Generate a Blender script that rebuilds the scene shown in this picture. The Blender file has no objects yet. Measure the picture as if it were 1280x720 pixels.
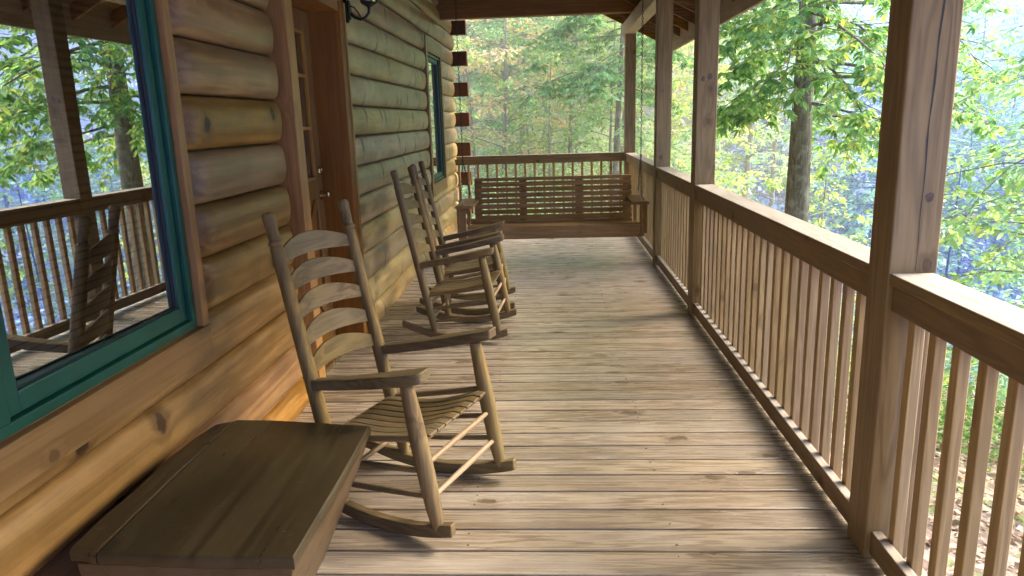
import bpy, math, random
import numpy as np
from mathutils import Vector, Matrix
random.seed(7); RNG=np.random.default_rng(7)
S=bpy.context.scene; COL=S.collection
PI=math.pi

# ------------------------------------------------------------------ mesh helper
class MB:
    def __init__(s): s.v=[]; s.f=[]; s.r=[]; s.n=0
    def add(s,vs,fs,rnd=None):
        if rnd is None: rnd=random.random()
        s.v.extend([tuple(v) for v in vs]); s.f.extend([tuple(i+s.n for i in f) for f in fs]); s.r.extend([rnd]*len(fs)); s.n+=len(vs)
        return s
    def box(s,x0,x1,y0,y1,z0,z1,rnd=None):
        vs=[(x,y,z) for z in (z0,z1) for y in (y0,y1) for x in (x0,x1)]
        fs=[(0,2,3,1),(4,5,7,6),(0,1,5,4),(1,3,7,5),(3,2,6,7),(2,0,4,6)]
        return s.add(vs,fs,rnd)
    def prism(s,pts,a,b,axis='z',rnd=None):
        """polygon pts extruded from a to b along axis"""
        n=len(pts)
        def P(p,t): return {'z':(p[0],p[1],t),'y':(p[0],t,p[1]),'x':(t,p[0],p[1])}[axis]
        vs=[P(p,a) for p in pts]+[P(p,b) for p in pts]
        fs=[tuple(range(n-1,-1,-1)),tuple(range(n,2*n))]+[(i,(i+1)%n,n+(i+1)%n,n+i) for i in range(n)]
        return s.add(vs,fs,rnd)
    def tube(s,pts,rad,n=12,rnd=None,cap=True,squash=None):
        pts=[Vector(p) for p in pts]; m=len(pts)
        if not hasattr(rad,'__len__'): rad=[rad]*m
        t0=(pts[1]-pts[0]).normalized(); ref=Vector((0,0,1)) if abs(t0.z)<.9 else Vector((0,1,0))
        a=t0.cross(ref).normalized(); vs=[]
        for i,p in enumerate(pts):
            t=(pts[min(i+1,m-1)]-pts[max(i-1,0)]).normalized()
            a=(a-t*a.dot(t)).normalized(); b=t.cross(a)
            for k in range(n):
                q=2*PI*k/n; vs.append(p+(a*math.cos(q)+b*math.sin(q))*rad[i])
        fs=[(i*n+k,i*n+(k+1)%n,(i+1)*n+(k+1)%n,(i+1)*n+k) for i in range(m-1) for k in range(n)]
        if cap: fs+= [tuple(range(n-1,-1,-1)),tuple((m-1)*n+k for k in range(n))]
        return s.add(vs,fs,rnd)
    def grid(s,rows,closed=False,rnd=None,caps=False):
        m=len(rows);n=len(rows[0]); vs=[p for r in rows for p in r]
        nn=n if closed else n-1
        fs=[(i*n+k,i*n+(k+1)%n,(i+1)*n+(k+1)%n,(i+1)*n+k) for i in range(m-1) for k in range(nn)]
        if caps: fs+=[tuple(range(n-1,-1,-1)),tuple((m-1)*n+k for k in range(n))]
        return s.add(vs,fs,rnd)
    def build(s,name,mat,parent=None,bevel=0,smooth=True,ang=38):
        me=bpy.data.meshes.new(name); me.from_pydata(s.v,[],s.f)
        at=me.attributes.new('rnd','FLOAT','FACE'); at.data.foreach_set('value',s.r)
        me.materials.append(mat)
        if smooth:
            me.polygons.foreach_set('use_smooth',[True]*len(s.f)); me.set_sharp_from_angle(angle=math.radians(ang))
        me.update()
        o=bpy.data.objects.new(name,me); COL.objects.link(o)
        if parent: o.parent=parent
        if bevel:
            b=o.modifiers.new('bevel','BEVEL'); b.width=bevel; b.segments=2; b.limit_method='ANGLE'; b.angle_limit=math.radians(40)
            b.harden_normals=False
        return o
def tag(o,label=None,cat=None,group=None,kind=None):
    if label: o['label']=label
    if cat: o['category']=cat
    if group: o['group']=group
    if kind: o['kind']=kind
    return o
def thing(name,label,cat,loc=(0,0,0),rz=0,group=None):
    o=bpy.data.objects.new(name,None); COL.objects.link(o); o.location=loc; o.rotation_euler=(0,0,rz)
    o.empty_display_size=.1
    return tag(o,label,cat,group)
def copy_tree(o,parent=None):
    c=o.copy(); COL.objects.link(c); c.parent=parent
    for ch in list(o.children): copy_tree(ch,c)
    return c

# ------------------------------------------------------------------ materials
def mat_new(name):
    m=bpy.data.materials.new(name); m.use_nodes=True; nt=m.node_tree; nt.nodes.clear()
    return m,nt
class NT:
    def __init__(s,nt): s.t=nt
    def n(s,typ,**kw):
        nd=s.t.nodes.new(typ)
        for k,v in kw.items():
            if k in nd.inputs.keys() or isinstance(k,int): nd.inputs[k].default_value=v
            else: setattr(nd,k,v)
        return nd
    def l(s,a,b): s.t.links.new(a,b)
    def math(s,op,a,b=None,c=None,clamp=False):
        nd=s.t.nodes.new('ShaderNodeMath'); nd.operation=op; nd.use_clamp=clamp
        for i,x in enumerate((a,b,c)):
            if x is None: continue
            if isinstance(x,(int,float)): nd.inputs[i].default_value=x
            else: s.l(x,nd.inputs[i])
        return nd.outputs[0]
    def mix(s,fac,a,b,mode='MIX'):
        nd=s.t.nodes.new('ShaderNodeMix'); nd.data_type='RGBA'; nd.blend_type=mode; nd.clamp_factor=True
        for inp,x in ((nd.inputs[0],fac),(nd.inputs[6],a),(nd.inputs[7],b)):
            if isinstance(x,(int,float)): inp.default_value=x
            elif isinstance(x,(tuple,list)): inp.default_value=tuple(x)+((1,) if len(x)==3 else ())
            else: s.l(x,inp)
        return nd.outputs[2]
    def ramp(s,fac,stops):
        nd=s.t.nodes.new('ShaderNodeValToRGB'); el=nd.color_ramp.elements
        while len(el)<len(stops): el.new(.5)
        for e,(p,c) in zip(el,stops):
            e.position=p; e.color=(c,c,c,1) if isinstance(c,(int,float)) else tuple(c)+(1,)
        s.l(fac,nd.inputs[0]); return nd.outputs[0]
    def noise(s,vec,scale,detail=3,rough=.55,dist=0):
        nd=s.n('ShaderNodeTexNoise'); nd.inputs['Scale'].default_value=scale; nd.inputs['Detail'].default_value=detail
        nd.inputs['Roughness'].default_value=rough; nd.inputs['Distortion'].default_value=dist
        s.l(vec,nd.inputs['Vector']); return nd.outputs['Fac']
    def out(s,bsdf,disp=None):
        o=s.n('ShaderNodeOutputMaterial'); s.l(bsdf,o.inputs['Surface'])

def wood(name,light,dark,axis='Y',rough=.55,spec=.4,knots=1.0,grain=1.0,tone=.35,weather=None,weather_amt=0,bump=.25,worldvar=.25,knot_scale=1.0,objvar=0.0,scratch=0,endc=None,mott=0,topc=None,topamt=.8,kflat='X',kasp=(3.2,4.4),kprob=.62,streak=1.0,yfade=0,sat=1.0):
    m,nt=mat_new(name); N=NT(nt)
    tc=N.n('ShaderNodeTexCoord').outputs['Object']
    at=N.n('ShaderNodeAttribute',attribute_name='rnd').outputs['Fac']
    oi=N.n('ShaderNodeObjectInfo').outputs['Random']
    r=N.math('FRACT',N.math('ADD',at,N.math('MULTIPLY',oi,7.31))) if objvar else at
    # shift coordinates per piece
    sh=N.n('ShaderNodeCombineXYZ'); 
    for i,k in enumerate((13.7,29.1,41.3)): N.l(N.math('MULTIPLY',r,k),sh.inputs[i])
    va=N.n('ShaderNodeVectorMath',operation='ADD'); N.l(tc,va.inputs[0]); N.l(sh.outputs[0],va.inputs[1])
    P=va.outputs[0]
    def stretch(a,c):
        mp=N.n('ShaderNodeMapping'); sc=[c,c,c]; sc['XYZ'.index(axis)]=a; mp.inputs['Scale'].default_value=sc
        N.l(P,mp.inputs['Vector']); return mp.outputs[0]
    # knots : cells sparse along the grain
    kv=N.n('ShaderNodeTexVoronoi'); kv.inputs['Scale'].default_value=1.0; 
    sxk=N.n('ShaderNodeSeparateXYZ'); N.l(P,sxk.inputs[0]); cxk=N.n('ShaderNodeCombineXYZ')
    others=[a for a in 'XYZ' if a!=axis and a!=kflat]; oth=others[0]
    N.l(N.math('MULTIPLY',sxk.outputs['XYZ'.index(axis)],kasp[0]*knot_scale),cxk.inputs[0]); N.l(N.math('MULTIPLY',sxk.outputs['XYZ'.index(oth)],kasp[1]*knot_scale),cxk.inputs[1])
    kv.voronoi_dimensions='2D'; N.l(cxk.outputs[0],kv.inputs['Vector'])
    sep=N.n('ShaderNodeSeparateColor'); N.l(kv.outputs['Color'],sep.inputs[0])
    present=N.math('GREATER_THAN',sep.outputs[0],kprob)
    kd=N.math('ADD',kv.outputs['Distance'],N.math('MULTIPLY',N.math('SUBTRACT',N.noise(P,30,2),.5),.12))
    kn=N.math('MULTIPLY',N.ramp(kd,[(0,1),(.06,1),(.09,.4),(.22,0)]),present)
    # cathedral grain
    gs=stretch(.55,9)
    warp=N.noise(gs,1.1,3,.55,.4)
    rings=N.math('SINE',N.math('ADD',N.math('MULTIPLY',warp,62*grain),N.math('MULTIPLY',kn,9)))
    rings=N.math('MULTIPLY_ADD',rings,.5,.5)
    fine=N.noise(stretch(3,170),1,4,.7)
    mid=N.noise(stretch(1.2,26),1,4,.65)
    g=N.math('ADD',N.math('MULTIPLY',rings,.40),N.math('ADD',N.math('MULTIPLY',fine,.35),N.math('MULTIPLY',mid,.45)))
    g=N.ramp(g,[(.32,0),(.84,1)])
    col=N.mix(g,dark,light)
    stk=N.noise(stretch(1.6,70),1,5,.75); col=N.mix(N.math('MULTIPLY',N.ramp(stk,[(.55,0),(.70,1)]),.75*streak),col,tuple(c*.45 for c in dark))
    if mott:
        mo=N.noise(stretch(2.2,6),1,4,.65,.6); col=N.mix(N.math('MULTIPLY',N.ramp(mo,[(.38,0),(.68,1)]),mott),col,tuple(c*.42 for c in dark))
    if weather:
        wv=N.noise(stretch(1.0,3.5),1.3,5,.62,.5)
        col=N.mix(N.math('MULTIPLY',N.ramp(wv,[(.38,0),(.66,1)]),weather_amt),col,weather)
    # per piece tone
    tn=N.math('MULTIPLY_ADD',r,tone*2,1-tone)
    hv=N.n('ShaderNodeHueSaturation'); N.l(col,hv.inputs['Color']); N.l(tn,hv.inputs['Value'])
    N.l(N.math('MULTIPLY_ADD',N.math('FRACT',N.math('MULTIPLY',r,5.7)),.016,.5005),hv.inputs['Hue'])
    N.l(N.math('MULTIPLY_ADD',N.math('FRACT',N.math('MULTIPLY',r,11.3)),.25*sat,.87*sat),hv.inputs['Saturation'])
    col=hv.outputs[0]
    geo=N.n('ShaderNodeNewGeometry')
    if worldvar:
        bl=N.noise(geo.outputs['Position'],1.7,4,.6)
        col=N.mix(1.0,col,N.ramp(bl,[(.3,1-worldvar),(.7,1+worldvar*.6)]),'MULTIPLY')
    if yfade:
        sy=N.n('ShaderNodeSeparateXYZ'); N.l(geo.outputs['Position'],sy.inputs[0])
        fy=N.ramp(N.math('MULTIPLY',sy.outputs[1],1/12.),[(.50,0),(.72,yfade)]); col=N.mix(fy,col,N.mix(g,(.42,.38,.38),(.84,.78,.82)))  # pales along y: skylight from the open end painted into the boards
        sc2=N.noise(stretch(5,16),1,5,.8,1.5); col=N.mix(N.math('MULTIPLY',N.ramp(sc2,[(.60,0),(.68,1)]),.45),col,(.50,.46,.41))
    if scratch:
        sv=N.noise(stretch(40,9),1,5,.8,2.5); sm=N.noise(P,6,2)
        col=N.mix(N.math('MULTIPLY',N.math('MULTIPLY',N.ramp(sv,[(.63,0),(.66,1)]),N.ramp(sm,[(.5,0),(.58,1)])),scratch),col,(.42,.36,.25))
    col=N.mix(N.math('MULTIPLY',kn,min(1,.95*knots),clamp=True),col,tuple(c*.22 for c in dark))
    if topc:  # paler upward faces: bleached weathering, plus glare put into the colour
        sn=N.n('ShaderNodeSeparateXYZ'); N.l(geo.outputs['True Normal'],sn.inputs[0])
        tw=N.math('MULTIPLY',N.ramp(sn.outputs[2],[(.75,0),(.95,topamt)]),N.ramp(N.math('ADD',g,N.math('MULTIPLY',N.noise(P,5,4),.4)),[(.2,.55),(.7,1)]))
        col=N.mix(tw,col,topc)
    # edge wear
    pt=geo.outputs['Pointiness']
    col=N.mix(N.ramp(pt,[(.52,0),(.6,.45)]),col,tuple(min(1,c*1.35) for c in light))
    b=N.n('ShaderNodeBsdfPrincipled'); N.l(col,b.inputs['Base Color'])
    b.inputs['Specular IOR Level'].default_value=spec
    N.l(N.math('MULTIPLY_ADD',N.math('ADD',g,N.noise(P,9,3)),.16,rough-.16),b.inputs['Roughness'])
    bp=N.n('ShaderNodeBump'); bp.inputs['Strength'].default_value=bump; bp.inputs['Distance'].default_value=.004
    N.l(N.math('ADD',N.math('MULTIPLY',g,.6),N.math('MULTIPLY',kn,-.8)),bp.inputs['Height']); N.l(bp.outputs[0],b.inputs['Normal'])
    N.out(b.outputs[0]); return m

def plain(name,color,rough=.5,metal=0,spec=.5,noise=.2,scale=20,bump=0.1):
    m,nt=mat_new(name); N=NT(nt); tc=N.n('ShaderNodeTexCoord').outputs['Object']
    f=N.noise(tc,scale,4,.6)
    col=N.mix(1.0,color,N.ramp(f,[(.3,1-noise),(.7,1+noise)]),'MULTIPLY')
    b=N.n('ShaderNodeBsdfPrincipled'); N.l(col,b.inputs['Base Color']); b.inputs['Metallic'].default_value=metal
    b.inputs['Specular IOR Level'].default_value=spec
    N.l(N.math('MULTIPLY_ADD',f,.2,rough-.1),b.inputs['Roughness'])
    if bump:
        bp=N.n('ShaderNodeBump'); bp.inputs['Strength'].default_value=bump; bp.inputs['Distance'].default_value=.003; N.l(f,bp.inputs['Height']); N.l(bp.outputs[0],b.inputs['Normal'])
    N.out(b.outputs[0]); return m

M={}
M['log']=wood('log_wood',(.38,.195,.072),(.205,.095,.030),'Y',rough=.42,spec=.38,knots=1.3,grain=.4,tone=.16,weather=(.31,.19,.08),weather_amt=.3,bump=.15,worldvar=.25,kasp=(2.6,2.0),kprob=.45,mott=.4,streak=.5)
M['log_far']=wood('log_wood_daylight_tint',(.54,.37,.17),(.31,.19,.075),'Y',rough=.4,spec=.4,knots=1.2,grain=.4,tone=.14,weather=(.47,.41,.25),weather_amt=.6,bump=.15,worldvar=.2,kasp=(4.0,1.5),kprob=.22,streak=.6,mott=.6)  # paler olive copy of the log wood: outdoor light put into its colour
M['log_end']=wood('log_end_wood',(.10,.036,.015),(.05,.018,.008),'X',rough=.6,knots=.5,grain=.6,tone=.2)
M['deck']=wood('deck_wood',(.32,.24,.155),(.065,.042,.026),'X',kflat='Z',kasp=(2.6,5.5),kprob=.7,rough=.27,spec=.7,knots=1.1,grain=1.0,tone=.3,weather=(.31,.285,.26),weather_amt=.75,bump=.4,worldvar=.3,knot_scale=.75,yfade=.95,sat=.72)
for ax in 'XYZ':
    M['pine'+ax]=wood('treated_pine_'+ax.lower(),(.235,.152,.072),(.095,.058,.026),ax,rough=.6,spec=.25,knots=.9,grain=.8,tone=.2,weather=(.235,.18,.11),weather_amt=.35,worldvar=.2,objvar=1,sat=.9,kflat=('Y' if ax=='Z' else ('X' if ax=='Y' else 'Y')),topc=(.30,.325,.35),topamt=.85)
    M['beam'+ax]=wood('beam_pine_'+ax.lower(),(.20,.10,.042),(.10,.045,.018),ax,rough=.65,spec=.25,knots=.8,grain=.8,tone=.15,objvar=1)
M['baluster']=wood('baluster_pine',(.40,.26,.12),(.19,.115,.05),'Z',rough=.6,spec=.25,knots=.9,grain=.9,tone=.2,weather=(.38,.29,.17),weather_amt=.35,worldvar=.1,objvar=1)
M['header']=wood('header_pine',(.36,.28,.21),(.22,.155,.11),'Y',rough=.65,spec=.25,knots=.8,grain=.7,tone=.1,objvar=1)
M['chairZ']=wood('chair_wood_turned',(.23,.145,.055),(.10,.058,.022),'Z',rough=.55,spec=.25,knots=.3,grain=.7,tone=.14,weather=(.18,.15,.085),weather_amt=.6,objvar=1,bump=.35)
M['chairX']=wood('chair_wood_boards',(.19,.125,.055),(.08,.05,.022),'X',rough=.5,spec=.35,knots=.25,grain=.8,tone=.16,weather=(.15,.125,.08),weather_amt=.6,objvar=1,bump=.35)
M['chairY']=wood('chair_wood_slats',(.20,.135,.052),(.095,.062,.024),'Y',rough=.55,spec=.25,knots=.2,grain=.7,tone=.16,weather=(.19,.15,.075),weather_amt=.6,objvar=1,bump=.3)
M['rod']=wood('chair_rod_wood',(.36,.26,.16),(.20,.13,.075),'Y',rough=.5,spec=.35,knots=.1,grain=.6,tone=.1,objvar=1,bump=.2)
M['swingX']=wood('swing_wood_x',(.32,.185,.08),(.15,.08,.034),'X',rough=.6,spec=.3,knots=.8,grain=.9,tone=.22)
M['swingZ']=wood('swing_wood_z',(.32,.185,.08),(.15,.08,.034),'Z',rough=.6,spec=.3,knots=.8,grain=.9,tone=.22)
M['table']=wood('table_dark_wood',(.046,.031,.014),(.018,.012,.006),'Y',kflat='Z',kprob=.3,rough=.36,spec=.55,knots=.9,grain=.35,tone=.1,weather=(.045,.036,.018),weather_amt=.5,scratch=.55,bump=.12,knot_scale=.6)
M['table_side']=wood('table_side_wood',(.11,.062,.026),(.05,.028,.012),'Y',rough=.45,spec=.35,knots=.5,grain=.5,tone=.1,weather=(.07,.05,.03),weather_amt=.6,bump=.15)
M['door']=wood('door_wood',(.22,.10,.026),(.12,.05,.012),'Z',rough=.42,spec=.35,knots=.2,grain=.6,tone=.08,bump=.1)
M['casing']=wood('casing_wood',(.37,.185,.045),(.23,.095,.02),'Z',rough=.45,spec=.3,knots=.5,grain=.6,tone=.12,bump=.12)
M['jamb']=wood('jamb_wood',(.25,.10,.02),(.15,.055,.011),'Z',rough=.45,spec=.3,knots=.5,grain=.5,tone=.1,bump=.12)
M['trimY']=wood('trim_board_wood',(.25,.14,.045),(.13,.065,.018),'Y',rough=.42,spec=.35,knots=1,grain=.5,tone=.1,bump=.12,worldvar=.2)
M['roof']=wood('roof_board_wood',(.30,.18,.09),(.18,.10,.045),'Y',rough=.7,spec=.2,knots=.6,grain=.6,tone=.15)
M['teal']=plain('teal_paint',(.007,.075,.045),rough=.42,noise=.16,scale=9,spec=.5,bump=.05)
M['teal_dark']=plain('teal_paint_shadowed',(.006,.085,.075),rough=.45,noise=.16,scale=9)
M['iron']=plain('black_iron',(.022,.020,.018),rough=.45,metal=.6,noise=.4,scale=40)
M['steel']=plain('galvanised_steel',(.30,.29,.27),rough=.38,metal=.9,noise=.3,scale=60)
M['brass']=plain('worn_brass',(.62,.50,.30),rough=.25,metal=1,noise=.12,scale=30)
M['black_gasket']=plain('dark_gasket',(.02,.022,.02),rough=.6)
M['blind']=plain('blind_slat_vinyl',(.16,.14,.09),rough=.6,noise=.1)
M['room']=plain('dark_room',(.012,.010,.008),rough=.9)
def glass_mat(name,refl,tint=(1,1,1)):
    m,nt=mat_new(name); N=NT(nt)
    tr=N.n('ShaderNodeBsdfTransparent'); tr.inputs[0].default_value=(.8*tint[0],.85*tint[1],.8*tint[2],1)
    gl=N.n('ShaderNodeBsdfGlossy'); gl.inputs['Roughness'].default_value=0.0; gl.inputs['Color'].default_value=(.95,.97,1,1)
    lw=N.n('ShaderNodeFresnel'); lw.inputs[0].default_value=1.5
    mx=N.n('ShaderNodeMixShader'); N.l(N.math('ADD',N.math('MULTIPLY',lw.outputs[0],1.2),refl,clamp=True),mx.inputs[0])
    N.l(tr.outputs[0],mx.inputs[1]); N.l(gl.outputs[0],mx.inputs[2])
    tc=N.n('ShaderNodeTexCoord').outputs['Object']; bp=N.n('ShaderNodeBump'); bp.inputs['Strength'].default_value=.035; bp.inputs['Distance'].default_value=.01
    N.l(N.noise(tc,2.2,1),bp.inputs['Height']); N.l(bp.outputs[0],gl.inputs['Normal'])
    N.out(mx.outputs[0]); return m
M['pane']=glass_mat('window_glass',.5)
M['door_glass']=glass_mat('door_glass',.3)
M['lamp_glass']=glass_mat('lamp_glass',.2,(.8,1,.85))

def leaf_mat(name,stops,trans=.45,rough=.5):
    m,nt=mat_new(name); N=NT(nt)
    at=N.n('ShaderNodeAttribute',attribute_name='rnd').outputs['Fac']
    geo=N.n('ShaderNodeNewGeometry'); 
    oi=N.n('ShaderNodeObjectInfo').outputs['Random']
    big=N.noise(geo.outputs['Position'],.45,2)
    f=N.math('ADD',N.math('MULTIPLY',at,.75),N.math('ADD',N.math('MULTIPLY',N.math('SUBTRACT',big,.5),1.0),N.math('MULTIPLY_ADD',oi,.2,.05)),clamp=True)
    col=N.ramp(f,[(p,tuple(min(.85,c*1.35+.012) for c in cc)) for p,cc in stops])
    val=N.math('MULTIPLY_ADD',N.math('FRACT',N.math('MULTIPLY',at,17.3)),.6,.7)
    hv=N.n('ShaderNodeHueSaturation'); N.l(col,hv.inputs['Color']); N.l(val,hv.inputs['Value']); col=hv.outputs[0]
    d=N.n('ShaderNodeBsdfPrincipled'); N.l(col,d.inputs['Base Color']); d.inputs['Roughness'].default_value=rough; d.inputs['Specular IOR Level'].default_value=.35
    t=N.n('ShaderNodeBsdfTranslucent'); N.l(N.mix(1.0,col,(1.25,1.3,.7),'MULTIPLY'),t.inputs[0])
    mx=N.n('ShaderNodeMixShader'); mx.inputs[0].default_value=trans; N.l(d.outputs[0],mx.inputs[1]); N.l(t.outputs[0],mx.inputs[2])
    N.out(mx.outputs[0]); return m
L={}
L['green']=leaf_mat('leaf_green',[(0,(.045,.115,.035)),(.45,(.10,.20,.06)),(.8,(.18,.30,.10)),(1,(.38,.38,.10))])
L['mint']=leaf_mat('leaf_pale_green',[(0,(.13,.25,.16)),(.5,(.26,.43,.28)),(1,(.42,.54,.34))])
L['yellow']=leaf_mat('leaf_yellow_green',[(0,(.13,.23,.11)),(.45,(.24,.35,.16)),(.8,(.40,.44,.20)),(1,(.55,.42,.18))])
L['orange']=leaf_mat('leaf_autumn_orange',[(0,(.26,.36,.22)),(.35,(.44,.42,.30)),(.7,(.64,.46,.36)),(1,(.64,.38,.30))])
L['hero']=leaf_mat('leaf_hickory',[(0,(.07,.16,.07)),(.45,(.13,.26,.12)),(.8,(.21,.35,.16)),(1,(.38,.40,.14))],trans=.5)
L['sap']=leaf_mat('leaf_beech',[(0,(.10,.21,.09)),(.5,(.19,.33,.15)),(.8,(.32,.40,.16)),(1,(.46,.34,.12))],trans=.5)
L['haze']=leaf_mat('leaf_far_blue_green',[(0,(.10,.20,.22)),(.5,(.17,.32,.33)),(1,(.28,.44,.42))],trans=.3)  # valley haze put into the leaf colour as blue green
L['blue']=leaf_mat('leaf_far_blue',[(0,(.08,.12,.42)),(.5,(.12,.19,.52)),(1,(.16,.34,.48))],trans=.2)  # leaves tinted blue to paint in the haze of distance
def bark_mat(name,a,b,lich=(.4,.45,.36),la=.4):
    m,nt=mat_new(name); N=NT(nt); tc=N.n('ShaderNodeTexCoord').outputs['Object']
    mp=N.n('ShaderNodeMapping'); mp.inputs['Scale'].default_value=(1,1,.16); N.l(tc,mp.inputs['Vector'])
    v=N.noise(mp.outputs[0],26,5,.7,.6); c=N.mix(N.ramp(v,[(.36,0),(.62,1)]),a,b)
    l=N.noise(tc,7,5,.7,.3); c=N.mix(N.math('MULTIPLY',N.ramp(l,[(.52,0),(.62,1)]),la),c,lich)
    bs=N.n('ShaderNodeBsdfPrincipled'); N.l(c,bs.inputs['Base Color']); bs.inputs['Roughness'].default_value=.85; bs.inputs['Specular IOR Level'].default_value=.2
    bp=N.n('ShaderNodeBump'); bp.inputs['Strength'].default_value=.8; bp.inputs['Distance'].default_value=.03; N.l(v,bp.inputs['Height']); N.l(bp.outputs[0],bs.inputs['Normal'])
    N.out(bs.outputs[0]); return m
M['bark']=bark_mat('hickory_bark',(.10,.085,.07),(.24,.22,.185))
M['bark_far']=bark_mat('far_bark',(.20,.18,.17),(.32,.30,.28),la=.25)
M['bark_blue']=bark_mat('far_blue_bark',(.12,.15,.42),(.17,.21,.50),lich=(.25,.33,.5),la=.2)  # bark coloured blue, distance haze painted in
def ground_mat():
    m,nt=mat_new('leaf_litter'); N=NT(nt); geo=N.n('ShaderNodeNewGeometry'); P=geo.outputs['Position']
    v=N.n('ShaderNodeTexVoronoi'); v.inputs['Scale'].default_value=9; N.l(P,v.inputs['Vector']); v.inputs['Randomness'].default_value=1
    sp=N.n('ShaderNodeSeparateColor'); N.l(v.outputs['Color'],sp.inputs[0])
    v2=N.n('ShaderNodeTexVoronoi'); v2.inputs['Scale'].default_value=23; N.l(P,v2.inputs['Vector']); sp2=N.n('ShaderNodeSeparateColor'); N.l(v2.outputs['Color'],sp2.inputs[0])
    f=N.math('ADD',N.math('MULTIPLY',sp.outputs[0],.5),N.math('MULTIPLY',sp2.outputs[1],.5))
    lit=N.ramp(f,[(.1,(.12,.09,.08)),(.35,(.25,.18,.155)),(.55,(.38,.30,.26)),(.75,(.48,.41,.37)),(.95,(.40,.27,.19))])
    gr=N.mix(N.noise(P,14,4,.7),(.05,.11,.03),(.2,.32,.09))
    k=N.ramp(N.noise(P,.9,6,.68,.4),[(.50,0),(.58,1)])
    c=N.mix(N.math('MULTIPLY',k,.85),lit,gr)
    # blue valley haze painted into the ground colour, far to the right
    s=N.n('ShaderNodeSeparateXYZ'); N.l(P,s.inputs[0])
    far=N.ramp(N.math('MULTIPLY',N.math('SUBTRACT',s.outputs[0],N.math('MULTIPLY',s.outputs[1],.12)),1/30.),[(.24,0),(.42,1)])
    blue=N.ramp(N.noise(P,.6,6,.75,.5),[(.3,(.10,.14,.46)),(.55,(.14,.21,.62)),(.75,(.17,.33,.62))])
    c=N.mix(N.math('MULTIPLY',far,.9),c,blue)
    b=N.n('ShaderNodeBsdfPrincipled'); N.l(c,b.inputs['Base Color']); b.inputs['Roughness'].default_value=.9; b.inputs['Specular IOR Level'].default_value=.15
    bp=N.n('ShaderNodeBump'); bp.inputs['Strength'].default_value=.7; bp.inputs['Distance'].default_value=.05; N.l(N.math('ADD',f,N.noise(P,5,4)),bp.inputs['Height']); N.l(bp.outputs[0],b.inputs['Normal'])
    N.out(b.outputs[0]); return m
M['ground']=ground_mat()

# ------------------------------------------------------------------ setting : ground
def sm(a,b,t):
    t=np.clip((t-a)/(b-a),0,1); return t*t*(3-2*t)
def gz(x,y):
    x=np.asarray(x,float); y=np.asarray(y,float)
    d=np.hypot(x,y-5); az=np.degrees(np.arctan2(x,y))
    hill=-1.1+.10*np.maximum(d-9,0)*1.0+.42*np.maximum(d-30,0)
    val=-1.15-.26*np.maximum(d-2,0)*(1-sm(18,32,d)*.0)
    val=np.maximum(val,-6.5)+.62*np.maximum(d-38,0)
    k=sm(8,24,np.abs(az+0.0)); k=np.where(x<0,k*.0+sm(60,120,np.abs(az)),k)
    z=hill*(1-k)+val*k
    z=np.minimum(z,60)+ .12*np.sin(x*.9+1)*np.sin(y*.7)*sm(6,14,d)+.04*np.sin(x*2.7)*np.cos(y*3.1)
    return z
def ground():
    rs=np.concatenate([np.linspace(0,20,60),np.linspace(20.6,60,60),np.geomspace(61,420,24)]); na=220
    vs=[];fs=[]
    for r_ in rs:
        a=np.linspace(0,2*PI,na,endpoint=False); x=r_*np.sin(a); y=5+r_*np.cos(a); z=gz(x,y); vs+=list(zip(x.tolist(),y.tolist(),z.tolist()))
    for i in range(len(rs)-1):
        for k in range(na): fs.append((i*na+k,i*na+(k+1)%na,(i+1)*na+(k+1)%na,(i+1)*na+k))
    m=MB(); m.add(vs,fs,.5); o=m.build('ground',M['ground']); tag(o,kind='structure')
ground()

# ------------------------------------------------------------------ deck
deck=MB(); p=.1522; y=2.474-p*45
while y<11.45:
    if y>-3.5:
        j=random.uniform(-.001,.001)
        y1=min(y+p-.009,11.5); deck.box(-1.62,1.30,y+.0+.003,y1,-.032,0+j)
    y+=p
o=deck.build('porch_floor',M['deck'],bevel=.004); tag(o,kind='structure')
fr=MB(); fr.box(1.262,1.30,-3.5,11.5,-.30,-.036); fr.box(-1.62,1.258,11.46,11.5,-.30,-.036)
for yy in np.arange(-3.5,11.4,.6): fr.box(-1.6,1.258,yy,yy+.04,-.24,-.036)
o=fr.build('porch_floor_joists',M['beamY']); tag(o,kind='structure')
nl=MB()
for k in range(-22,60):
    yy=2.474+p*k
    for xx in (-1.15,-.35,.45):
        for dy in (.035,.115):
          if random.random()<.45: nl.tube([(xx+random.uniform(-.012,.012),yy+dy+random.uniform(-.006,.006),-.002),(xx,yy+dy,.0016)],.0024,6)
o=nl.build('deck_nails',M['iron']); tag(o,'dark nail heads dotted in rows over the deck boards','nails',kind='stuff')

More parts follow.
